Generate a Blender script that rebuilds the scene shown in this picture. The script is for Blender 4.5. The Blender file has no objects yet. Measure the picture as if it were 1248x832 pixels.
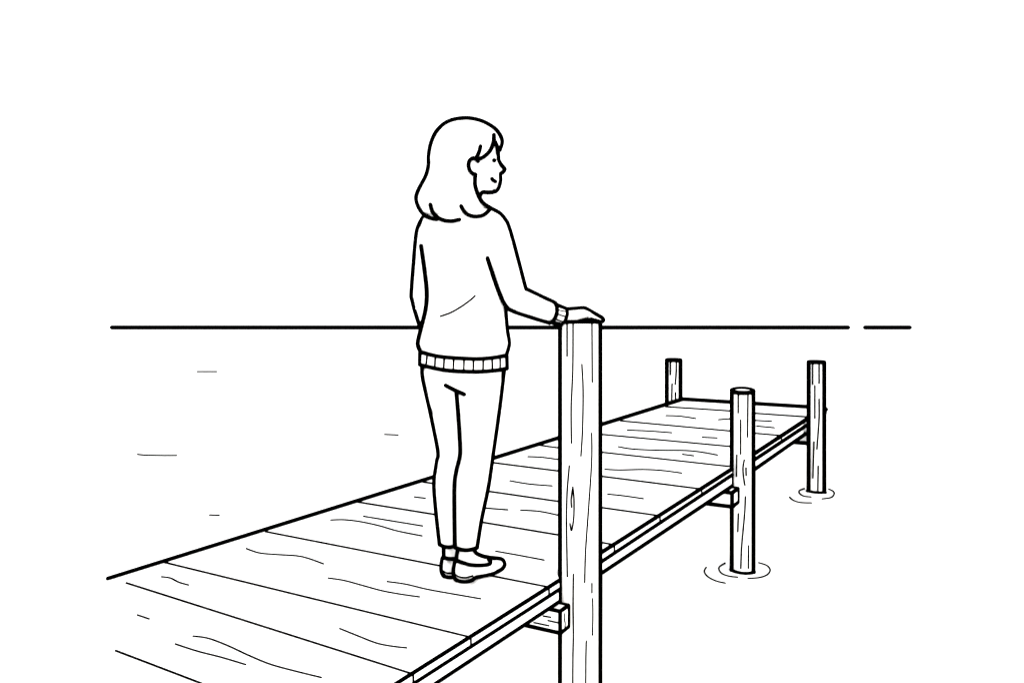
import bpy, math
from mathutils import Vector
from mathutils.bvhtree import BVHTree

# ------------------------------------------------------------------ camera model
F, CX, HY = 884.0, 624.0, 399.0          # focal length, principal point, horizon (in 1248 px units)
WATER, DECK = 0.0, 0.665                 # heights in metres
EYE = DECK + 0.885
CAM = Vector((0, 0, EYE))

scene = bpy.context.scene
COL = scene.collection

def P(x, y, d):                          # a point of the place seen in direction (x, y), d metres ahead
    return Vector(((x - CX) / F * d, d, EYE - (y - HY) / F * d))

def on_plane(x, y, z):
    return P(x, y, F * (EYE - z) / (y - HY))

def to_px(p):
    return CX + F * p.x / p.y, HY + F * (EYE - p.z) / p.y

THICK, MID, THIN = 4.5, 1.5, 1.3         # line weights

# ------------------------------------------------------------------ materials
def paper(name, lo, hi, scale, stretch=(1, 1, 1)):
    m = bpy.data.materials.new(name); m.use_nodes = True
    nt = m.node_tree; b = nt.nodes['Principled BSDF']
    b.inputs['Roughness'].default_value = 0.9
    b.inputs['Specular IOR Level'].default_value = 0.1
    tc = nt.nodes.new('ShaderNodeTexCoord'); mp = nt.nodes.new('ShaderNodeMapping')
    mp.inputs['Scale'].default_value = stretch
    n = nt.nodes.new('ShaderNodeTexNoise'); n.inputs['Scale'].default_value = scale
    r = nt.nodes.new('ShaderNodeValToRGB')
    r.color_ramp.elements[0].color = (lo, lo, lo, 1); r.color_ramp.elements[1].color = (hi, hi, hi, 1)
    nt.links.new(tc.outputs['Object'], mp.inputs['Vector'])
    nt.links.new(mp.outputs['Vector'], n.inputs['Vector'])
    nt.links.new(n.outputs['Fac'], r.inputs['Fac'])
    nt.links.new(r.outputs['Color'], b.inputs['Base Color'])
    return m

WOOD = paper('white_wood', 0.79, 0.83, 6, (1, 1, 0.15))
SKIN = paper('white_skin', 0.80, 0.83, 10)
CLOTH = paper('white_cloth', 0.81, 0.84, 40)
HAIRM = paper('white_hair', 0.79, 0.83, 30, (1, 1, 0.2))
LAKE = paper('white_water', 0.79, 0.82, 0.5)
INK = bpy.data.materials.new('black_ink'); INK.use_nodes = True
_n = INK.node_tree; _n.nodes.remove(_n.nodes['Principled BSDF'])
_d = _n.nodes.new('ShaderNodeBsdfDiffuse'); _d.inputs['Color'].default_value = (0, 0, 0, 1)
_n.links.new(_d.outputs[0], _n.nodes['Material Output'].inputs['Surface'])

# ------------------------------------------------------------------ mesh helpers
def crom(pts, k=6):
    """Catmull-Rom through a list of equal-length tuples."""
    if len(pts) < 3: 
        return [tuple(p) for p in pts]
    out = []
    n = len(pts)
    for i in range(n - 1):
        p0 = pts[max(i - 1, 0)]; p1 = pts[i]; p2 = pts[i + 1]; p3 = pts[min(i + 2, n - 1)]
        for j in range(k):
            t = j / k
            out.append(tuple(0.5 * (2 * b + (c - a) * t + (2 * a - 5 * b + 4 * c - d) * t * t + (3 * b - a - 3 * c + d) * t ** 3)
                             for a, b, c, d in zip(p0, p1, p2, p3)))
    out.append(tuple(pts[-1]))
    return out

class MB:
    def __init__(s): s.v, s.f, s.m = [], [], []
    def add(s, verts, faces, mat=0):
        o = len(s.v); s.v += [tuple(v) for v in verts]
        for f in faces: s.f.append([i + o for i in f]); s.m.append(mat)
    def rings(s, rings, mat=0, tips=None):
        n = len(rings[0]); vs = [p for r in rings for p in r]; fs = []
        for i in range(len(rings) - 1):
            for j in range(n):
                a, b = i * n + j, i * n + (j + 1) % n
                fs.append((a, b, b + n, a + n))
        c0 = len(vs); vs += [tips[0] if tips else sum((Vector(p) for p in rings[0]), Vector()) / n,
                             tips[1] if tips else sum((Vector(p) for p in rings[-1]), Vector()) / n]
        l = (len(rings) - 1) * n
        for j in range(n):
            fs.append((c0, (j + 1) % n, j)); fs.append((c0 + 1, l + j, l + (j + 1) % n))
        s.add(vs, fs, mat)
    def tube(s, pts, rad, mat=1, n=8):
        """Round-ended tube through 3-D points; rad = a radius or one per point."""
        pts = [Vector(p) for p in pts]
        q = [pts[0]]; rr = [rad if not isinstance(rad, list) else rad[0]]
        for i in range(1, len(pts)):
            if (pts[i] - q[-1]).length > 1e-6:
                q.append(pts[i]); rr.append(rad if not isinstance(rad, list) else rad[i])
        if len(q) < 2: return
        t0 = (q[1] - q[0]).normalized(); t1 = (q[-1] - q[-2]).normalized()
        st = []
        for a in (80, 55, 28): st.append((q[0] - t0 * rr[0] * math.sin(math.radians(a)), rr[0] * math.cos(math.radians(a)), t0))
        for i in range(len(q)):
            a = q[max(i - 1, 0)]; b = q[min(i + 1, len(q) - 1)]
            st.append((q[i], rr[i], (b - a).normalized()))
        for a in (28, 55, 80): st.append((q[-1] + t1 * rr[-1] * math.sin(math.radians(a)), rr[-1] * math.cos(math.radians(a)), t1))
        up = Vector((0, 0, 1)) if abs(t0.z) < 0.9 else Vector((0, 1, 0))
        u = (up - t0 * up.dot(t0)).normalized(); rg = []
        for c, r, t in st:
            u = (u - t * u.dot(t)).normalized(); w = t.cross(u)
            rg.append([c + (u * math.cos(2 * math.pi * k / n) + w * math.sin(2 * math.pi * k / n)) * r for k in range(n)])
        s.rings(rg, mat, (q[0] - t0 * rr[0], q[-1] + t1 * rr[-1]))
    def ink(s, pts, w=THICK):
        w *= 1.21 if w > 3 else 1.75
        s.tube(pts, [w * 0.5 * (p[1] / F) for p in pts])
    def ink_flat(s, px, z, w=1.3, k=6):
        """A stroke lying on a level surface at height z."""
        q = [on_plane(x, y, z) for x, y in crom(px, k)]
        s.ink([on_plane(*to_px(p), z + .75 * w * p.y / F) for p in q], w)
    def loft(s, stations, k=4, n=28, e=2.0, mat=0):
        """stations: (xl, yl, xr, yr, depth, half_thickness): flattened rings from one traced side to the other."""
        S = crom(stations, k); LR = []
        for xl, yl, xr, yr, d, b in S: LR.append((P(xl, yl, d), P(xr, yr, d), b))
        cs = [(l + r) / 2 for l, r, b in LR]; rg = []
        for i, (l, r, b) in enumerate(LR):
            t = cs[min(i + 1, len(cs) - 1)] - cs[max(i - 1, 0)]
            a = (r - l) / 2; nn = a.cross(t).normalized()
            if nn.y > 0: nn = -nn
            ring = []
            for j in range(n):
                th = 2 * math.pi * j / n; c, q = math.cos(th), math.sin(th)
                ring.append(cs[i] + a * math.copysign(abs(c) ** (2 / e), c) + nn * b * math.copysign(abs(q) ** (2 / e), q))
            rg.append(ring)
        s.rings(rg, mat)
    def ellipsoid(s, c, rx, ry, rz, n=16, mat=0):
        rg = []
        for i in range(1, n):
            a = math.pi * i / n - math.pi / 2
            rg.append([Vector(c) + Vector((rx * math.cos(a) * math.cos(2 * math.pi * j / n), ry * math.cos(a) * math.sin(2 * math.pi * j / n), rz * math.sin(a))) for j in range(n)])
        s.rings(rg, mat, (Vector(c) - Vector((0, 0, rz)), Vector(c) + Vector((0, 0, rz))))
    def mesh(s, name):
        me = bpy.data.meshes.new(name); me.from_pydata(s.v, [], s.f)
        me.polygons.foreach_set('material_index', s.m); me.update()
        return me
    def bvh(s): return BVHTree.FromPolygons([Vector(v) for v in s.v], s.f)

def link(name, me, mats, parent=None, smooth=True):
    o = bpy.data.objects.new(name, me); COL.objects.link(o)
    for m in mats: me.materials.append(m)
    if smooth: me.polygons.foreach_set('use_smooth', [True] * len(me.polygons))
    if parent: o.parent = parent
    return o

def tag(o, label, cat, group=None):
    o['label'] = label; o['category'] = cat
    if group: o['group'] = group

def weld(mb, voxel, smooth=6, cutter=None):
    """One continuous skin out of overlapping solids."""
    o = bpy.data.objects.new('tmp', mb.mesh('tmp')); COL.objects.link(o)
    r = o.modifiers.new('r', 'REMESH'); r.mode = 'VOXEL'; r.voxel_size = voxel
    sm = o.modifiers.new('s', 'SMOOTH'); sm.factor = 0.5; sm.iterations = smooth
    c = None
    if cutter:
        c = bpy.data.objects.new('tmpc', cutter.mesh('tmpc')); COL.objects.link(c)
        b = o.modifiers.new('b', 'BOOLEAN'); b.operation = 'DIFFERENCE'; b.solver = 'EXACT'; b.object = c
    dg = bpy.context.evaluated_depsgraph_get(); dg.update()
    me = bpy.data.meshes.new_from_object(o.evaluated_get(dg))
    out = MB(); out.add([v.co[:] for v in me.vertices], [list(p.vertices) for p in me.polygons], 0)
    bpy.data.objects.remove(o); bpy.data.meshes.remove(me)
    if c: bpy.data.objects.remove(c)
    return out

def proud(x, y, d, gap, limit=.09):
    """Depth along the sight line at which a stroke stands just clear of the skin."""
    q = 0.0
    while q < limit:
        p = P(x, y, d - q); c, n, i, dist = T.find_nearest(p)
        if dist > gap and (p - c).dot(n) > 0:
            v = p - CAM; hit = T.ray_cast(CAM, v.normalized(), v.length - .003)
            if hit[0] is None: return q
        q += .0015
    return 0.0

def on_top(p):                            # never sunk into the deck boards
    x, y = to_px(p)
    if 2.4 < p.y < 2.9 and p.z < DECK + .0045: return on_plane(x, y, DECK + .0045)
    return p

def lay(tree, pts, d=2.6, k=6, gap=.0058, lift=None):
    """Stroke laid onto a surface."""
    out = []
    for x, y in crom(pts, k):
        dr = (P(x, y, 1.0) - CAM).normalized()
        h = tree.ray_cast(CAM, dr)
        p = h[0] if h[0] is not None else P(x, y, tree.find_nearest(P(x, y, d))[0].y)
        if lift is not None: p = p - dr * lift
        else: p = on_top(P(x, y, p.y - proud(x, y, p.y, gap)))
        out.append(p)
    return out

T = None
def rim(pts, d, k=6, gap=.0045):
    """A seam along the side of a form: starts at depth d, comes proud of the surface where the form swells over it."""
    if isinstance(d, (int, float)): d = [d] * len(pts)
    out = []; sh = []
    C = crom([(p[0], p[1], q) for p, q in zip(pts, d)], k)
    for x, y, q in C: sh.append(proud(x, y, q, gap))
    for i, (x, y, q) in enumerate(C):
        m = max(sh[max(i - 1, 0):i + 2])
        out.append(on_top(P(x, y, q - m)))
    return out

def Z(ox, oy, s, pts): return [(ox + x / s, oy + y / s) for x, y in pts]

# ------------------------------------------------------------------ water, horizon
w = MB()
S = 7000
w.add([(-S, -60, 0), (S, -60, 0), (S, S, 0), (-S, S, 0)], [(0, 1, 2, 3)])
dash = [Z(100, 380, 2.971, q) for q in ([(417, 216), (487, 216)], [(201, 515), (235, 518), (290, 519), (342, 519)], [(1096, 443), (1144, 445)], [(462, 734), (496, 735)])]
for q in dash: w.ink_flat(q, 0, 1.3)
rip = [Z(720, 480, 3.466, q) for q in (
    [(567, 713), (545, 727), (542, 740), (555, 757), (585, 768), (620, 772)],
    [(710, 711), (745, 723), (758, 742), (745, 762), (710, 774), (665, 777)],
    [(488, 730), (480, 748), (495, 770), (530, 788), (568, 797)],
    [(902, 398), (882, 407), (882, 418), (900, 430), (930, 434)],
    [(1005, 400), (1025, 410), (1028, 422), (1015, 436), (978, 442)],
    [(840, 434), (855, 447), (885, 457), (932, 459)])]
for q in rip: w.ink_flat(q, 0, 1.25)
water = link('water', w.mesh('water'), [LAKE, INK]); water['kind'] = 'structure'
h = MB(); DH = 490
for a, b in ((136.5, 1033.5), (1054.5, 1108.5)): h.ink([P(a, HY, DH), P(b, HY, DH)], 4.5)
hz = link('horizon', h.mesh('horizon'), [LAKE, INK]); hz['kind'] = 'structure'

# ------------------------------------------------------------------ dock
dock = bpy.data.objects.new('dock', None); COL.objects.link(dock)
tag(dock, 'long plank dock on edge boards and cross beams, running out over the water', 'dock')
RE = [on_plane(x, y, DECK) for x, y in ((483.3, 832), (640, 733.2), (681.5, 706.8), (733, 672.7), (890.2, 572.3), (919, 552.7), (984.9, 509.4), (1005.3, 496.8))]
LE0, LE1 = on_plane(131.7, 704.2, DECK), on_plane(831.6, 486.1, DECK)
NR = RE[0] + (RE[0] - RE[-1]).normalized() * 3.2                    # the dock runs on behind the viewer
NL = LE0 + (LE0 - LE1).normalized() * 3.2
def lerp_tab(tab, d):
    if d <= tab[0][0]: return tab[0][1:]
    for a, b in zip(tab, tab[1:]):
        if d <= b[0]:
            t = (d - a[0]) / (b[0] - a[0]); return tuple(p + (q - p) * t for p, q in zip(a[1:], b[1:]))
    return tab[-1][1:]
TAB = [(1.807, .0275, .066), (2.543, .031, .076), (2.858, .0356, .083), (4.514, .0368, .108), (5.09, .042, .112), (7.09, .057, .134)]
RAW = [NR] + RE
POSTS = ((707, 2.62, 24.1, 5.6, 8.5), (905, 4.63, 12.6, 5.6, 8.5), (995, 6.85, 8.9, 2.5, 3.0))
inn = Vector((-(RE[-1].y - RE[0].y), RE[-1].x - RE[0].x, 0)).normalized()
RP = []
for a, b in zip(RAW, RAW[1:]):                 # the edge is cut back in a notch round each post
    L = (b - a).length; n = max(1, int(L / .02)); hits = []
    for i in range(n):
        p = a.lerp(b, i / n); q = p.copy()
        for cx, dd, hp, clear, _ in POSTS:
            c = P(cx, HY, dd); c.z = DECK; r = (hp + clear) * dd / F
            if (p - c).length < r:
                t = (p - c).dot(inn); f2 = (p - c).length_squared - t * t
                q = p + inn * (math.sqrt(max(r * r - f2, 0)) - t)
        if i % 2 == 0 or (q - p).length > 0 or hits: RP.append(q)
        hits = [1] if (q - p).length > 0 else []
RP.append(RAW[-1])
def runs(pts):                                  # stretches of the edge between the notches
    out = [[]]
    for p, q in zip(RP, pts):
        if any((Vector((p.x, p.y, 0)) - Vector((c.x, c.y, 0))).length < (hp + skip) * dd / F for c, dd, hp, skip in ((P(cx, HY, dd), dd, hp, sk) for cx, dd, hp, _, sk in POSTS)):
            if out[-1]: out.append([])
        else: out[-1].append(q)
    return [r for r in out if len(r) > 1]
L0, L1 = NL, LE1
def leftpt(p):
    t = (p - RP[0]).dot(RP[-1] - RP[0]) / (RP[-1] - RP[0]).length_squared
    return L0.lerp(L1, min(t, 1))
out_n = Vector((RE[-1].y - RE[0].y, -(RE[-1].x - RE[0].x), 0)).normalized()   # outward from the near edge

deck = MB()
def down(p, k): return p - Vector((0, 0, lerp_tab(TAB, p.y)[k]))
deck.rings([[leftpt(p), p, down(p, 0), down(leftpt(p), 0)] for p in RP])
LU = Vector((0, 0, 1))
def prd(p, w=4.5): return on_plane(*to_px(p), p.z + .5 * w * p.y / F)
LM = [LE0.lerp(LE1, i / 12) for i in range(13)]
deck.ink([prd(p) for p in LM], 4.5)

for r in runs(RP): deck.ink(r, 4.4)
for r in runs([down(p, 0) for p in RP]): deck.ink(r, 4.4)
deck.ink([prd(LE1), prd(RE[-1]), prd(on_plane(1006, 498.3, DECK))], 4.5); deck.ink([RE[-1], down(RE[-1], 0)], 4.4)
deck.ink([prd(on_plane(1002, 498.2, DECK)), prd(on_plane(1006.2, 498.6, DECK))], 5.2)
PL = [[(140.9, 792.1), (245.5, 832), (262, 838.5)],
      [(153.9, 709.7), (503, 820.5)], [(201.3, 684.9), (573.2, 775.7)], [(323.9, 647.3), (668, 714.6)],
      [(436, 611.3), (529, 626.3), (681.7, 651.5), (748, 663.2)], [(516, 587), (595, 598.2), (681.7, 610.7), (733, 618), (803.7, 628)],
      [(585, 561.4), (681.7, 573.7), (733, 580), (854.2, 595.4)], [(655, 541.8), (681, 545.4), (733, 550.7), (891, 568.3)],
      [(708, 526.5), (733, 529), (891, 543.8), (903, 544.9)], [(756.6, 512.6), (891, 525), (919.3, 527.6), (950.5, 530.3)],
      [(811.7, 495.4), (891, 500.6), (919.3, 503.3), (985, 507.8)]]
def on_deck(q, wd, k=5): deck.ink_flat(q, DECK, wd, k)
for q in PL: on_deck(q, MID if q[0][0] < 600 else 1.4)
def edge_at(x):
    E = [(483.3, 832), (640, 733.2), (681.5, 706.8), (733, 672.7), (890.2, 572.3), (919, 552.7), (984.9, 509.4)]
    for a, b in zip(E, E[1:]):
        if a[0] <= x <= b[0]: return a[1] + (b[1] - a[1]) * (x - a[0]) / (b[0] - a[0])
for x in (503, 573.2, 668.4, 748, 803.7, 854.5, 951.7):
    p = on_plane(x, edge_at(x), DECK) + out_n * 0.002; deck.ink([p, down(p, 0)], 1.6)
GR = [(100, 560, 3.059, [[(612, 330), (660, 346), (720, 352), (800, 357), (845, 367), (900, 387)], [(297, 435), (330, 440), (360, 455), (397, 466)],
                         [(206, 577), (250, 592)], [(414, 656), (470, 664), (540, 690), (620, 727), (700, 760), (790, 785), (892, 810)],
                         [(347, 685), (430, 712), (520, 735), (610, 762)]]),
      (400, 560, 3.06, [[(10, 224), (60, 223), (120, 230), (190, 245), (260, 265), (350, 283)], [(132, 210), (230, 226), (352, 246)], [(322, 138), (362, 143)],
                        [(0, 440), (60, 449), (130, 468), (200, 487), (270, 500), (340, 510)], [(220, 453), (290, 463), (370, 482), (470, 500), (568, 517)],
                        [(43, 628), (110, 655), (180, 682), (240, 694), (293, 700)], [(625, 340), (710, 355), (805, 373)],
                        [(580, 179), (630, 183), (670, 186)], [(718, 187), (790, 192), (858, 206)], [(678, 78), (750, 90), (835, 97)]]),
      (480, 400, 2.6, [[(425, 406), (470, 408), (522, 415)]]),
      (720, 480, 3.466, [[(318, 91), (360, 92), (400, 96), (443, 103)], [(540, 108), (590, 104)], [(155, 152), (250, 156), (342, 163)], [(472, 182), (533, 185)],
                         [(117, 222), (180, 232), (290, 237), (400, 238), (470, 245), (535, 257)], [(388, 254), (434, 260)],
                         [(60, 317), (120, 320), (220, 318), (300, 322), (384, 333)], [(72, 422), (140, 429), (222, 441)], [(692, 111), (763, 115)], [(702, 135), (775, 142)]])]
for ox, oy, s, qs in GR:
    for q in qs: on_deck(Z(ox, oy, s, q), THIN)
link('deck', deck.mesh('deck'), [WOOD, INK], dock, False)

def edge_beam(pts, inward, top_k, inked):
    b = MB(); rg = []
    for p in pts:
        a = down(p, 0) - Vector((0, 0, .001)); c = down(p, 1)
        a = a + inward * .003; c = c + inward * .003
        rg.append([a, a + inward * .045, c + inward * .045, c])
    b.rings(rg)
    if inked == 1:
        for r in runs([r[3] for r in rg]): b.ink(r, 4.5)
    else: b.ink([r[3] for r in rg], 4.5)
    b.ink([rg[-1][0], rg[-1][3]], 4.2)
    return b
link('edge_beam', edge_beam(RP, -out_n, 1, True).mesh('edge_beam'), [WOOD, INK], dock, False)
lpts = [leftpt(p) for p in RAW]
link('edge_beam', edge_beam(lpts, out_n, 1, 2).mesh('edge_beam'), [WOOD, INK], dock, False)

along = (RE[-1] - RE[0]).normalized()
def cross_beam(fx, ytop, ybot, d, bx, dirv, length, grain=(), under=False):
    """Beam under the deck: front bottom corner at pixel (fx, ybot), end face seen to column bx."""
    A = P(fx, ybot, d); T = P(fx, ytop, d)
    k = (bx - CX) / F
    wdt = (A.x - k * A.y) / (k * along.y - along.x)
    wv = along * wdt
    back = -dirv * length
    b = MB()
    c = [A, T, T + wv, A + wv]
    b.rings([[p + back for p in c], c])
    b.ink([A, A + back], 4.5)
    if not under:
        for i in range(4): b.ink([c[i], c[(i + 1) % 4]], 4.3)
        b.ink([T, T + back], 4.3); b.ink([T + wv, T + wv + back], 4.3)
    tr = b.bvh()
    for g in grain: b.ink(lay(tr, g, d, lift=.0015), THIN)
    return link('cross_beam', b.mesh('cross_beam'), [WOOD, INK], dock, False)
u_dir = (P(682.7, 770.9, 2.5) - on_plane(640, 761.3, P(682.7, 770.9, 2.5).z)).normalized()
cross_beam(682.7, 744.5, 770.9, 2.50, 692.7, u_dir, 1.36,
           [Z(640, 700, 8.32, q) for q in ([(185, 418), (258, 429)], [(232, 463), (338, 486)], [(90, 484), (160, 498), (240, 515)], [(400, 395), (396, 440), (404, 485), (402, 525)], [(394, 430), (400, 470)])])
zb = P(892.3, 617.2, 4.40).z
u2 = (P(892.3, 617.2, 4.40) - on_plane(861.4, 613.3, zb)).normalized()
cross_beam(892.3, 600.3, 617.2, 4.40, 899.2, u2, 1.45)
zb = P(985, 540, 6.95).z
u3 = Vector((u2.x, u2.y, 0)).normalized()
cross_beam(990, 525.5, 540.4, 6.9, 992, u3, 1.6, under=True)

# ------------------------------------------------------------------ posts
def post(cx, d, halfpx, ytop, tilt, grain, label, ring=False):
    r = halfpx * d / F
    c = P(cx, HY, d); zt = P(cx, ytop, d).z; n = 40
    view = Vector((c.x, c.y, 0)).normalized(); side = Vector((view.y, -view.x, 0))
    b = MB(); rg = []
    def circ(z, rad, tl=0):
        return [Vector((c.x, c.y, z)) + view * rad * math.sin(a) + side * rad * math.cos(a) + Vector((0, 0, tl * rad * math.sin(a)))
                for a in (2 * math.pi * k / n for k in range(n))]
    rg.append(circ(-0.35, r)); rg.append(circ(0, r)); rg.append(circ(zt - .03, r)); rg.append(circ(zt, r, tilt))
    b.rings(rg)
    tr = b.bvh()
    top = circ(zt, r, tilt); b.ink(top + [top[0], top[1]], 4.9 if tilt else 4.3)
    for s in (-1, 1):
        e = Vector((c.x, c.y, 0)) + side * r * s
        rt = 2.3 * d / F; R2 = r + .8 * rt; e -= view * math.sqrt(R2 * R2 - r * r)      # proud of the bark
        b.ink([Vector((e.x, e.y, zt)), Vector((e.x, e.y, zt / 2)), Vector((e.x, e.y, 0.004))], 4.9 if halfpx > 20 else 4.5)
    bt = circ(0.004, r + .35 * 2.2 * d / F); b.ink(bt[21:40], 4.4)
    for g in grain: b.ink(lay(tr, g, d, lift=.0012 * d), THIN)
    o = link('dock_post', b.mesh('dock_post'), [WOOD, INK], None, False)
    tag(o, label, 'post', 'wooden posts along the dock')
    return o
g1 = [Z(480, 400, 2.6, q) for q in ([(549, -15), (549, 88)], [(568, -15), (567, 130), (562, 250), (563, 363)], [(628, -15), (629, 170)], [(596, 114), (600, 200), (598, 320), (593, 404)],
      [(556, 435), (549, 520), (547, 620), (550, 785)], [(567, 502), (571, 540), (570, 600), (563, 640), (558, 618)], [(566, 510), (562, 540), (563, 566)], [(627, 332), (627, 420), (618, 560), (608, 700), (605, 802)])]
g1 += [Z(640, 700, 8.32, q) for q in ([(490, -5), (487, 300), (490, 600), (485, 832), (483, 1150)], [(605, -5), (605, 78)], [(678, 87), (678, 182)], [(685, 242), (687, 430), (682, 610)], [(621, 670), (617, 832), (615, 1150)])]
post(707, 2.62, 24.1, 392.3, 0, g1, 'tall wooden post closest to the viewer, with the woman\'s hand resting on its flat top')
g2 = [Z(780, 420, 3.782, q) for q in ([(453, 230), (453, 313)], [(498, 230), (496, 424)], [(464, 346), (464, 503)], [(446, 508), (445, 605)], [(481, 530), (475, 570), (478, 610), (484, 646)], [(489, 566), (490, 602)])]
g2 += [Z(720, 480, 3.466, q) for q in ([(654, 433), (650, 510), (638, 640), (634, 735)], [(624, 505), (621, 580)], [(667, 640), (666, 735)])]
post(905, 4.63, 12.6, 476, 0.12, g2, 'round wooden post midway along the dock edge, its oval top showing, ripples at its foot')
g3 = [Z(780, 420, 3.782, q) for q in ([(796, 90), (796, 182)], [(826, 90), (826, 178)], [(806, 188), (806, 338)], [(826, 250), (826, 340), (816, 480)], [(802, 447), (797, 613)], [(822, 558), (820, 672)])]
post(995, 6.85, 8.9, 441, 0, g3, 'slim wooden post rising from ripples at the outer corner of the dock end')
g4 = [Z(780, 420, 3.782, q) for q in ([(141, 80), (141, 137)], [(168, 80), (167, 130), (163, 182)], [(148, 180), (146, 262)], [(164, 220), (164, 258)])]
post(821, 9.2, 8.2, 438.5, 0, g4, 'short stub of a wooden post showing above the far plank edge of the dock')

# ------------------------------------------------------------------ person
D = 2.58
# --- body: one continuous skin
b = MB()
b.loft([(545, 152, 590, 152, D, .02), (535, 156, 600, 156, D, .045), (531, 163, 602, 163, D, .062), (529, 172, 603.5, 172, D, .072), (528, 182, 606.5, 182, D, .076), (528, 190, 607.3, 190, D, .077),
        (529, 196, 608, 196, D, .076), (531, 202, 610, 202, D, .074), (533, 208, 609.5, 208, D, .072), (536, 213, 609, 213, D, .07), (540, 220, 609.5, 220, D, .066), (545, 228, 607.5, 228, D, .06), (553, 232.5, 604, 232.5, D, .05), (562, 234.5, 598, 234.5, D, .03)], 3, e=2.2)
b.loft([(604, 196, 608, 196, D, .010), (604, 201, 611.3, 201, D, .011), (604, 205, 614.6, 205, D, .013), (604, 208, 614, 208, D, .014), (604, 211, 610.5, 211, D, .010)], 3, n=14)     # nose
b.loft([(548, 222, 586, 222, D, .055), (549, 240, 584.7, 240, D, .052), (547, 250, 590, 250, D, .056), (540, 258, 600, 258, D, .06)], 3)                                      # neck
ear_c = P(575.5, 202.5, D - .088)
for s in (-1, 1): b.ellipsoid((ear_c.x + (0 if s < 0 else .003), D + s * .080, ear_c.z), .0135, .020, .029)
b.loft([(535, 256, 602, 256, D, .05), (518, 268, 612, 268, D, .07), (518, 300, 603, 300, D, .08), (524, 350, 606, 350, D, .075), (524, 390, 608, 390, D, .075), (516, 425, 612, 425, D, .085), (517, 450, 610, 450, D, .085), (520, 470, 606, 470, D, .08)], 3)   # torso
b.loft([(520, 452, 563, 452, 2.6, .07), (521, 490, 562, 490, 2.61, .066), (534, 550, 559, 550, 2.612, .045), (531, 590, 552, 590, 2.612, .04), (538, 650, 553, 650, 2.612, .028), (540.6, 667, 557, 667, 2.612, .026), (540.8, 680, 558, 680, 2.612, .026), (541, 695, 560, 695, 2.612, .024), (542, 700, 558, 700, 2.612, .018)], 3)
b.loft([(560, 452, 611, 452, 2.565, .075), (560, 490, 606, 490, 2.56, .07), (562, 550, 598, 550, 2.555, .05), (557, 600, 590, 600, 2.55, .042), (557.5, 650, 579, 650, 2.545, .03), (557.4, 669, 578.3, 669, 2.545, .028), (556.4, 675, 581.5, 675, 2.545, .028), (555.8, 681, 592, 679.2, 2.55, .027), (555.8, 688, 600, 684, 2.56, .026), (556, 697, 608, 688, 2.57, .024), (557, 704, 604, 695, 2.57, .018)], 3)
def chain(pts, rad): b.tube(pts, rad, 0, 14)
chain([P(528, 275, 2.63), P(515, 320, 2.64), P(512, 360, 2.64), P(521, 380, 2.69), P(531, 400, 2.745)], [.03, .027, .024, .022, .018])
chain([P(603, 275, 2.56), P(615, 320, 2.548), P(629, 364, 2.545), P(655, 376, 2.575), P(683, 384, 2.608)], [.032, .03, .026, .024, .02])
# right hand, palm resting on the post top, four fingers towards the far edge, thumb on the far side
HD = 2.612
b.loft([(684, 376.5, 684, 393, HD, .024), (690.5, 377, 690, 392.3, HD, .028), (697, 376.6, 697, 393, HD, .034), (704, 376, 704, 391.5, HD, .038), (711, 375.4, 711, 389, HD, .038), (716, 378, 716, 388, HD, .034)], 3, e=2.6)
for o, r, ext in ((-.0305, .0078, -1.4), (-.0105, .0086, 0), (.0105, .0088, .2), (.031, .0085, -.6)):
    chain([P(708, 381.5, HD + o * .9), P(715, 381.2, HD + o), P(722 + ext * .5, 384.6, HD + o * 1.04), P(728.5 + ext, 388, HD + o * 1.07), P(733 + ext, 390.8, HD + o * 1.08)], [r * 1.1, r * 1.12, r, r * .93, r * .85])
chain([P(693, 386, HD + .022), P(701, 387, HD + .046), P(708, 388.2, HD + .062), P(714, 389.6, HD + .069)], [.012, .0105, .0095, .008])
# left hand, held at the front of the body
hw = P(531, 400, 2.745); fd = (P(553, 404, 2.775) - hw).normalized(); up = Vector((0, 0, 1)); nrm = fd.cross(up).normalized(); up = nrm.cross(fd)
rg = []
for t, hh, th in ((-.01, .022, .017), (.02, .034, .016), (.05, .04, .015), (.085, .04, .0135), (.095, .034, .01)):
    rg.append([hw + fd * t + up * hh * math.cos(2 * math.pi * k / 16) + nrm * th * math.sin(2 * math.pi * k / 16) for k in range(16)])
b.rings(rg)
for o, ln, r in ((-.031, .055, .0075), (-.0105, .07, .0083), (.0105, .076, .0086), (.0315, .07, .0083)):
    k0 = hw + fd * .082 + up * o
    chain([k0, k0 + fd * ln * .45 - nrm * .004, k0 + fd * ln * .75 - nrm * .014, k0 + fd * ln * .92 - nrm * .026], [r * 1.08, r, r * .92, r * .82])
k0 = hw + fd * .025 + up * .028
chain([k0, k0 + fd * .02 + up * .026 - nrm * .006, k0 + fd * .045 + up * .038 - nrm * .014], [.0115, .010, .008])
body = weld(b, .003, 4)

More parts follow.
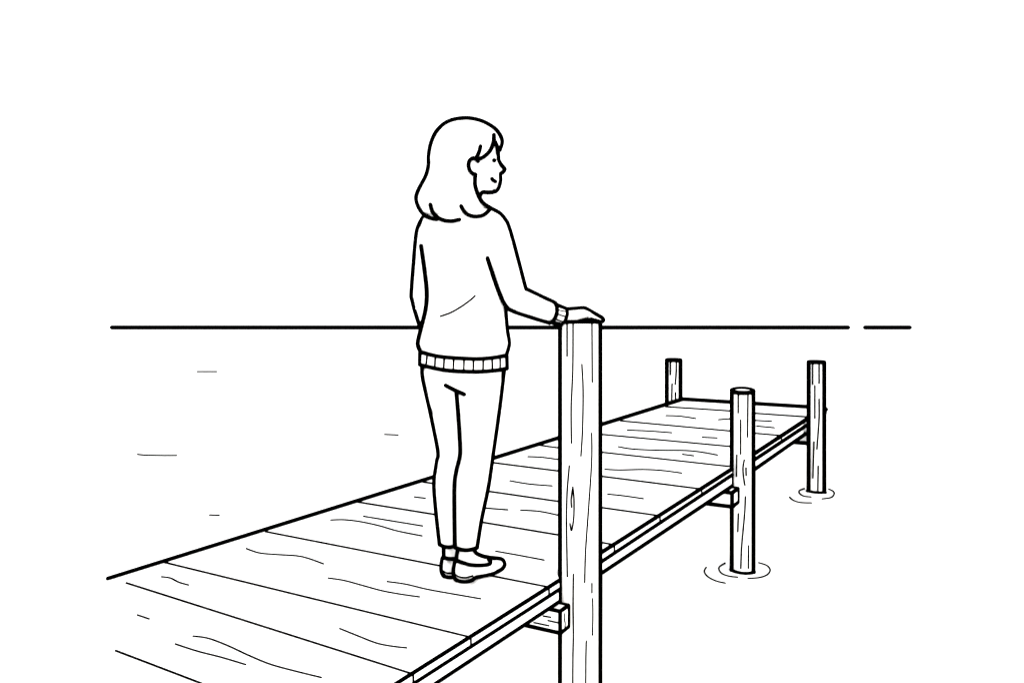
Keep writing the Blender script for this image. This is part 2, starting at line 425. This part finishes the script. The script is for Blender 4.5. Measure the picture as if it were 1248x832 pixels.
# --- hair
hr = MB()
hr.loft([(561, 145, 574, 145, D, .02), (549, 148, 586, 148, D, .045), (540, 153, 597, 153, D, .065), (533.5, 158.5, 604.5, 158.5, D, .08), (529, 165, 609.5, 165, D, .09), (525.8, 174, 611, 174, D, .096), (523.5, 183, 609, 183, D, .098), (523, 190, 606, 190, D, .1),
         (522.4, 202, 604, 202, D, .1), (519, 215, 603, 215, D, .102), (510.6, 231, 602, 231, D, .106), (507.8, 241, 600, 241, D, .108), (509.8, 251, 598, 251, D, .106), (515.5, 259, 595, 258, D, .098), (521, 264.5, 588, 263, D, .086), (529, 267.5, 575, 266, D, .06)], 3, e=2.35)
fr = [(602, 164.4), (601.5, 172.9), (597.3, 183.7), (590, 190.9), (582.9, 194.5)]
face = crom(fr, 4) + [(579, 193.3), (575.6, 193), (572, 196.3), (571, 201.7), (572.6, 207.7), (576.2, 212), (579.2, 213)] + \
       crom([(578.6, 215), (579, 224.6), (581.6, 234.2), (584.7, 241.4), (587.7, 246.2), (593.7, 252)], 3) + [(610, 258), (645, 262), (645, 186), (609.6, 184.5), (606.3, 178.9)]
ct = MB(); ct.rings([[P(x, y, D - .2) for x, y in face], [P(x, y, D + .2) for x, y in face]])
# same opening on the far side, at the same real place (walls parallel to the line of sight through the head)
hair = weld(hr, .004, 6, ct)

# --- sweater
sw = MB()
sw.loft([(550, 248, 590, 248.5, D, .06), (537, 254, 598.5, 254, D, .07), (521, 262, 610, 261.5, D, .08), (515, 270, 612, 270, D, .088), (513, 285, 610, 285, D, .095), (513.6, 300, 606, 300, D, .1), (517.5, 327.5, 606, 327.5, D, .098), (520, 351, 611, 351, D, .096), (520.3, 365, 614.5, 365, D, .096), (518.4, 380, 616, 380, D, .098), (514, 398, 617.5, 398, D, .102),
         (509.8, 415.6, 619.4, 414, D, .106), (509.9, 421.6, 619.5, 421.5, D, .106), (512.4, 429, 617.4, 431, D, .104), (513, 434, 616.5, 435.5, D, .1)], 3, e=2.15)
DL = 2.635
sw.loft([(522, 261, 545, 262, 2.60, .04), (516, 265.5, 542, 268, 2.62, .05), (510.3, 275.2, 537, 277, DL, .05), (507.1, 289.7, 530, 290, DL, .048), (504, 325.7, 526, 325.7, DL, .044), (501.8, 356, 524, 356, DL, .042), (502.6, 366, 523, 364, DL, .04), (506, 376, 522, 370, DL + .01, .036)], 3)
sw.tube([P(513, 359, DL), P(520.5, 380, 2.688), P(527, 393, 2.725)], [.0315, .031, .027], 0, 16)
sw.loft([(606, 259, 586, 268, 2.565, .03), (612.6, 263.8, 586, 277, 2.56, .04), (619.4, 274.3, 589.5, 292, 2.555, .047), (626.5, 298.7, 595.5, 316, 2.55, .048), (633, 322, 604.2, 343.5, 2.545, .045), (640.7, 350.5, 613.5, 367, 2.545, .044), (643.5, 354, 621, 376, 2.545, .044), (652, 358, 634, 381.5, 2.553, .043), (664, 363.5, 651, 387.2, 2.575, .041), (674, 368.2, 664, 391.2, 2.59, .039), (677.3, 370, 670, 393, 2.596, .034)], 3)
sweater = weld(sw, .004, 5)
# --- waistband
wb = MB()
DB = D
rows = [(512, 429.5, 617.2, 433.8), (511.8, 437, 617.6, 441.5), (511.8, 444.2, 617.6, 449)]
def band_pt(t, u, e=0):     # t 0..1 from left to right on the near side; u 0..1 from top to bottom
    top = crom([(512.4, 428.8), (537, 434.3), (576.7, 437), (615.2, 433.7), (617.2, 433.2)], 8); bot = crom([(511.8, 444.5), (543, 451), (578, 452.9), (611, 450.3), (617.6, 449.3)], 8)
    def at(L, t):
        i = min(int(t * (len(L) - 1)), len(L) - 2); f = t * (len(L) - 1) - i
        return tuple(a + (c - a) * f for a, c in zip(L[i], L[i + 1]))
    a, c = at(top, t), at(bot, t); return (a[0] + (c[0] - a[0]) * u, a[1] + (c[1] - a[1]) * u)
wb.loft([(513, 428.5, 616.6, 431.5, D, .104), (512, 431, 617.2, 434.6, D, .108), (511.6, 438, 617.6, 442, D, .109), (511.8, 444.4, 617.6, 449.2, D, .108), (513.5, 446, 616, 450.5, D, .103)], 3, e=2.15)
# --- cuffs
cf = MB()
cf.loft([(677, 370.3, 670.5, 393.2, 2.595, .036), (678.9, 371.5, 674, 393.3, 2.598, .037), (685, 373.8, 680.5, 394.5, 2.604, .037), (690.3, 376.2, 685.8, 395.4, 2.609, .035), (690.8, 378, 687.5, 394.4, 2.61, .03)], 3, e=2.3)
cl = MB()
cl.tube([P(526.5, 392, 2.722), P(530, 398.5, 2.742)], [.0285, .0275], 0, 16)
# --- trousers
tz = MB()
tz.loft([(515, 440, 614.5, 441, D, .098), (514.5, 449, 614, 451.7, D, .1), (515.8, 462.5, 612.2, 466, D, .104), (519, 478, 610.3, 480, D, .1), (523, 494, 607, 494, D, .085), (527, 503, 600, 503, D, .06)], 3, e=2.1)
tz.loft([(515, 450, 560, 452, 2.595, .085), (516.3, 465, 561, 468, 2.6, .086), (524.2, 500, 562, 500, 2.608, .076), (533.8, 548, 562.5, 548, 2.612, .056), (532.5, 562, 561.5, 562, 2.612, .053), (529.3, 588.5, 557, 588.5, 2.612, .05), (531.5, 623, 556.5, 623, 2.612, .046), (535.8, 661, 556.5, 664, 2.612, .042), (536.6, 664.5, 556, 666, 2.612, .04)], 3)
tz.loft([(556, 450, 614, 452, 2.57, .09), (557.3, 478, 611, 480, 2.565, .086), (558.4, 500, 608.2, 500, 2.56, .078), (561, 553, 600.6, 553, 2.555, .06), (554.5, 588.5, 595.5, 592, 2.55, .054), (554.2, 630.8, 587.4, 630.8, 2.545, .048), (555, 664.5, 581.5, 666, 2.545, .044), (556.2, 667.5, 580.6, 668, 2.545, .042)], 3)
trousers = weld(tz, .004, 5)
# --- shoes
def shoe_solid(dx, dy, d0, d1, sx=1.0, b0=.029):
    top = [(553.2, 690), (554.6, 683.5), (560, 684.4), (572.7, 687.8), (582.3, 688.5), (591.9, 688), (597.2, 685), (600, 681.5), (604, 680), (608.3, 680.2), (612, 682), (614.5, 685.5)]
    bot = [(553.0, 697), (553.6, 703.5), (560, 708), (567, 708.5), (577.5, 705.5), (584, 702.6), (591.9, 700.4), (597, 699.3), (601.5, 698), (607, 695.6), (611.2, 693.2), (614.6, 689.2)]
    m = MB(); st = []
    for i, (a, c) in enumerate(zip(top, bot)):
        f = ((a[0] + c[0]) / 2 - 553) / 62; d = d0 + (d1 - d0) * f
        bb = b0 * (0.55, .85, 1, 1, 1, 1.05, 1.1, 1.12, 1.1, .98, .75, .4)[i]
        st.append((a[0] * 1 + dx, a[1] + dy, c[0] + dx, c[1] + dy, d, bb))
    m.loft(st, 3, e=2.4)
    m.v = [(x, y, max(z, DECK + .0015)) for x, y, z in m.v]
    return m
shoeR = shoe_solid(0, 0, 2.535, 2.655)
shoeL = shoe_solid(-13.6, -4.6, 2.59, 2.71, b0=.028)

# --- everything laid out: strokes drawn on the surfaces and along the seams
allm = MB()
for m in (body, hair, sweater, wb, cf, cl, trousers, shoeR, shoeL): allm.add(m.v, m.f)
T = allm.bvh()
Tb, Ts, Tt = body.bvh(), sweater.bvh(), trousers.bvh()
near = .0025
# face
prof = [(602, 164.4), (602.2, 170.4), (606, 178.9), (607.5, 189.7), (608, 195.7), (611.7, 201.7), (615.2, 206.3), (613, 210), (610, 212.5), (610, 219.8), (608, 228.2), (604.5, 233), (598.5, 234.6), (588.9, 234.2), (585.9, 236.6), (584.7, 241.4)]
body.ink(rim(prof[:13], D) , 4.4)
body.ink(lay(T, [(600.5, 234.5), (594, 234.5), (588.9, 234.2), (585.9, 236.6), (584.7, 241.4)], D), 4.4)
body.ink(lay(T, [(602, 164.4), (602.3, 170.4), (604.3, 175), (606.2, 179.5), (607.3, 186)], D), 4.4)
def dot(mb, x, y, w):
    p = lay(T, [(x - .01, y), (x + .01, y)], D)[0]; mb.ellipsoid(p, w * .5 * p.y / F, w * .5 * p.y / F, w * .5 * p.y / F, 10, 1)
    return p
pe = dot(body, 602.4, 195.5, 5.6)
body.ellipsoid((pe.x - .006, 2 * D - pe.y, pe.z), .0055, .0055, .0055, 10, 1)
body.ink(lay(T, [(599.7, 217.8), (601.5, 219.9), (603.9, 221.3)], D), 4.1)
body.ink(lay(T, [(582.5, 196.6), (579.2, 193.4), (575.6, 193), (572, 196.3), (571, 201.7), (572.6, 207.7), (576.2, 211.6), (579.8, 212.6)], D - .09), 4.3)
# right hand
top_h = [(690.7, 376.3), (701, 375.7), (711.2, 374.9), (715.4, 376.3), (724, 381.2), (733.4, 386.7), (735.6, 390.4), (732.2, 392.6)]
hd = HD - .036
body.ink(rim(top_h, [HD, HD, HD - .005, HD - .02, hd, hd, hd, hd]), 4.1)
body.ink(rim([(690.1, 392.8), (698.6, 394), (708.2, 390.9), (717.8, 389.2), (727.4, 390.6), (732, 392.5)], HD - .041), 4.1)
for yy in (390.6, 391.8): body.ink(lay(T, [(709, 392), (718, yy), (728, 392.3)], HD, gap=.003), 3.4)  # black ink fill painted in as the shade of the gap under the palm
# feet skin
body.ink(lay(T, [(540.5, 667), (540.7, 679)], 2.612), 4.4)
body.ink(lay(T, [(557.5, 670.5), (556.8, 675), (555.9, 681.5)], 2.53), 4.4)
body.ink(lay(T, [(578.3, 669.8), (579.8, 672.6), (583, 675), (590, 677.6), (597, 678.9), (603, 679.6)], [2.56][0]), 4.4)
# hair
ho = [(531.2, 267), (524, 265.3), (516.9, 262), (509.9, 252.1), (507.1, 241), (510.1, 230.9), (518.6, 214.9), (521.9, 202.3), (522.4, 188.8), (525.3, 173.7), (532.9, 158.6), (547.2, 147.6), (567.4, 143.9), (585.9, 147.1), (601, 154.9), (609, 163.6), (611.9, 172.9), (609.1, 183)]
hair.ink(rim(ho[1:], D), 4.5)
hair.ink(lay(T, [(516.9, 262), (524, 265.5), (532, 267.2)], D - .06), 4.4)
hair.ink(lay(T, [(524.4, 249.4), (527.8, 259.5), (537, 267), (548.8, 269.4), (559.8, 267.6)], D - .1), 4.4)
hair.ink(lay(T, [(562, 251.1), (567.4, 259.5), (577.4, 263.7), (589.2, 262), (596.8, 255.3)], D - .1), 4.4)
hair.ink(lay(T, fr, D - .04), 4.4)
hair.ink(lay(T, [(585.6, 178.3), (584, 184.9), (580.5, 192.3)], D), 4.3)
hair.ink(lay(T, [(579.3, 213.5), (579, 224.6), (581.6, 234.2), (584.7, 241.4), (587.7, 246.2), (593.7, 251.5)], D - .06), 4.4)
# sweater
sweater.ink(rim([(584.7, 241.4), (589.2, 247.7), (597.8, 253.4), (609.4, 259.9), (616.1, 267.6), (620, 275.3), (627, 298.7), (639.8, 347.3), (641.5, 352)], [D - .03, D - .03, D - .02, 2.565, 2.56, 2.555, 2.55, 2.545, 2.545]), 4.5)
sweater.ink(rim([(641.5, 352), (659, 360.6), (675, 368), (677.6, 370.5)], [2.545, 2.57, 2.59, 2.595]), 4.5)
sweater.ink(lay(T, [(594.2, 314.5), (603.6, 343.7), (610, 360), (614.4, 369.6), (619.8, 376.4), (628, 380.3)], 2.545), 4.5)
sweater.ink(rim([(628, 380.3), (640, 384.3), (656, 389.4), (669.9, 393.5)], [2.548, 2.555, 2.575, 2.594]), 4.5)
sweater.ink(rim([(516.5, 263), (509.8, 275.2), (506.6, 289.7), (503.5, 325.7), (501.2, 358), (502.2, 366), (505.3, 378), (511.6, 398)], [2.62, DL, DL, DL, DL, DL + .005, 2.66, 2.70]), 4.5)
sweater.ink(rim([(513, 299.6), (517, 327.5), (519.7, 351), (519.9, 365.4), (518, 380), (513.4, 398), (509.2, 415.6), (509.4, 421.6), (512.4, 428.8)], D - .03, gap=.0072), 4.5)
sweater.ink(rim([(616, 374.5), (618, 399.7), (620.2, 414.1), (620.2, 421.3), (617.2, 432.5)], D), 4.5)
sweater.ink(lay(T, Z(490, 250, 5.547, [(260, 750), (330, 725), (400, 685), (460, 642), (493, 612)]), D, gap=.0015), 1.4)
sweater.ink(lay(T, [(676.9, 369.5), (678.7, 374.5), (678.5, 381.7), (675.4, 389.6), (670.3, 393.5)], 2.56), 4.2)
wtop = [(512.4, 428.9), (537, 434.4), (576.7, 437.1), (600, 435.8), (617, 433)]
wbot = [(512, 444.6), (543, 451), (578, 452.9), (603, 451.3), (617.4, 449)]
wb.ink(lay(T, wtop, D), 4.4); wb.ink(lay(T, wbot, D), 4.4)
wb.ink(rim([(511.8, 429.5), (511.6, 444.3)], D), 4.4); wb.ink(rim([(617.6, 433.5), (617.9, 449)], D), 4.4)
for a, c in (((212, 270), (203, 372)), ((296, 285), (290, 395)), ((386, 300), (380, 405)), ((482, 310), (478, 415)), ((587, 315), (584, 420)), ((683, 315), (680, 425)), ((782, 315), (780, 422)), ((872, 310), (875, 415)), ((953, 300), (953, 405))):
    wb.ink(lay(T, Z(495, 400, 8.32, [a, c]), D, gap=.0015), 1.5)
cf.ink(rim([(678.7, 371.3), (690.5, 376.2)], [2.598, 2.609]), 4.2)
cf.ink(lay(T, [(690.4, 376.4), (691.1, 382.9), (688.3, 391), (684.5, 395)], 2.58), 4.2)
cf.ink(rim([(673, 393.4), (684.5, 395.4)], [2.597, 2.606]), 4.2)
for q in ([(679, 377.4), (690, 379.8)], [(679, 382.3), (690, 386)], [(677, 388.6), (686.5, 392.4)]): cf.ink(lay(T, q, 2.57, gap=.001), 1.1)
# trousers
trousers.ink(rim([(514.2, 447), (515.4, 462.5), (523.8, 500), (533.4, 548), (532.2, 562), (528.8, 588.5), (531.2, 623), (535.6, 663)], [D, D, 2.6, 2.612, 2.612, 2.612, 2.612, 2.612]), 4.5)
trousers.ink(rim([(614.4, 451.7), (608.6, 500), (601, 553), (595.4, 592), (587, 632), (581.4, 667)], [D, 2.565, 2.555, 2.55, 2.545, 2.545]), 4.5)
trousers.ink(lay(T, [(543.1, 469.5), (553.9, 475.1), (565.7, 480.3)], D), 4.5)
trousers.ink(lay(T, [(556, 476), (558.1, 500), (560.6, 540), (560.3, 556), (556, 574), (553.8, 592), (553.8, 630.8), (554.4, 665.4)], D, gap=.0125), 4.5)
trousers.ink(lay(T, [(535.5, 663.1), (540, 665.2), (546.7, 666.4), (553.5, 665.5)], 2.58), 4.3)
trousers.ink(lay(T, [(554, 666.2), (559.2, 668.6), (567.9, 670), (576.5, 668.8), (581.6, 667)], 2.51), 4.4)
# shoes
def dsh(x): return 2.535 + (x - 553) / 62 * .12
so = [(554.6, 683.3), (552.7, 692), (552.7, 699.6), (554.9, 705.2), (560.2, 708), (567, 708.7), (573.7, 707.3), (577.5, 704.9), (581.3, 703), (591.9, 700.4), (601.5, 698.2), (611.2, 693.4), (615, 688.6), (614.8, 685), (612.6, 681.6), (608.3, 680), (600, 679.2)]
shoeR.ink(rim(so, [dsh(p[0]) - .022 * (1 if i in range(1, 9) else .55) for i, p in enumerate(so)]), 4.3)
shoeR.ink(lay(T, [(556.3, 682.5), (566, 685.9), (572.7, 687.8), (582.3, 688.5), (591.9, 688), (596.8, 686.6), (597.9, 683.8), (595.8, 681.3)], 2.54), 4.3)
shoeR.ink(lay(T, [(554.9, 699.6), (560.2, 702.5), (567.9, 703.3), (576, 701.3)], 2.51, gap=.0012), 1.5)
shoeL.ink(lay(T, [(540.2, 679), (547.7, 680.6), (554.4, 680.6)], 2.57), 4.3)
shoeL.ink(rim([(539, 679.4), (537.6, 688), (537.9, 695.8), (541, 701.3), (546.7, 703.4), (553.5, 703)], 2.565), 4.3)
shoeL.ink(lay(T, [(540.5, 695.8), (544.8, 697.7), (550.6, 697.9)], 2.56, gap=.0012), 1.5)

person = link('person', body.mesh('person'), [SKIN, INK])
tag(person, 'person in a sweater and slip-on shoes standing on the dock, one hand on a post', 'person')
link('hair', hair.mesh('hair'), [HAIRM, INK], person)
swo = link('sweater', sweater.mesh('sweater'), [CLOTH, INK], person)
link('waistband', wb.mesh('waistband'), [CLOTH, INK], swo)
link('cuff', cf.mesh('cuff'), [CLOTH, INK], swo)
link('cuff', cl.mesh('cuff'), [CLOTH, INK], swo)
link('trousers', trousers.mesh('trousers'), [CLOTH, INK], person)
link('shoe', shoeR.mesh('shoe'), [CLOTH, INK], person)
link('shoe', shoeL.mesh('shoe'), [CLOTH, INK], person)

# ------------------------------------------------------------------ camera and light
cd = bpy.data.cameras.new('camera'); cam = bpy.data.objects.new('camera', cd); COL.objects.link(cam)
cam.location = CAM; cam.rotation_euler = (math.radians(90), 0, 0)
cd.sensor_width = 36; cd.lens = 36 * F / 1248; cd.shift_y = (HY - 416) / 1248
cd.clip_start = 0.05; cd.clip_end = 20000
scene.camera = cam

el, az = math.radians(32), math.radians(166)
wd = bpy.data.worlds.new('World'); scene.world = wd; wd.use_nodes = True
nt = wd.node_tree; sky = nt.nodes.new('ShaderNodeTexSky'); sky.sky_type = 'NISHITA'; sky.sun_disc = False
sky.sun_elevation = el; sky.sun_rotation = az; sky.dust_density = 4; sky.air_density = 1
bg = nt.nodes['Background']; bg.inputs['Strength'].default_value = 0.15
cn = nt.nodes.new('ShaderNodeTexNoise'); cn.inputs['Scale'].default_value = 2.0      # overcast: a near-closed sheet of white cloud
cr = nt.nodes.new('ShaderNodeMapRange'); cr.inputs['To Min'].default_value = 0.9; cr.inputs['To Max'].default_value = 1.0
mx = nt.nodes.new('ShaderNodeMix'); mx.data_type = 'RGBA'; mx.inputs[7].default_value = (3.2, 3.2, 3.2, 1)
nt.links.new(cn.outputs['Fac'], cr.inputs['Value']); nt.links.new(cr.outputs['Result'], mx.inputs[0])
nt.links.new(sky.outputs['Color'], mx.inputs[6]); nt.links.new(mx.outputs[2], bg.inputs['Color'])
sl = bpy.data.lights.new('sun', 'SUN'); sl.energy = 1.0; sl.angle = math.radians(40); sl.color = (1, .97, .92)
so_ = bpy.data.objects.new('sun', sl); COL.objects.link(so_)
sd = Vector((math.sin(az) * math.cos(el), math.cos(az) * math.cos(el), math.sin(el)))
so_.rotation_euler = (-sd).to_track_quat('-Z', 'Y').to_euler(); so_.location = (0, -5, 12)

vs = scene.view_settings
vs.view_transform = 'Standard'; vs.look = 'None'; vs.gamma = 1; vs.use_curve_mapping = False
vs.exposure = 2.25
scene.cycles.filter_width = 1.5
scene.cycles.max_bounces = 10; scene.cycles.diffuse_bounces = 8
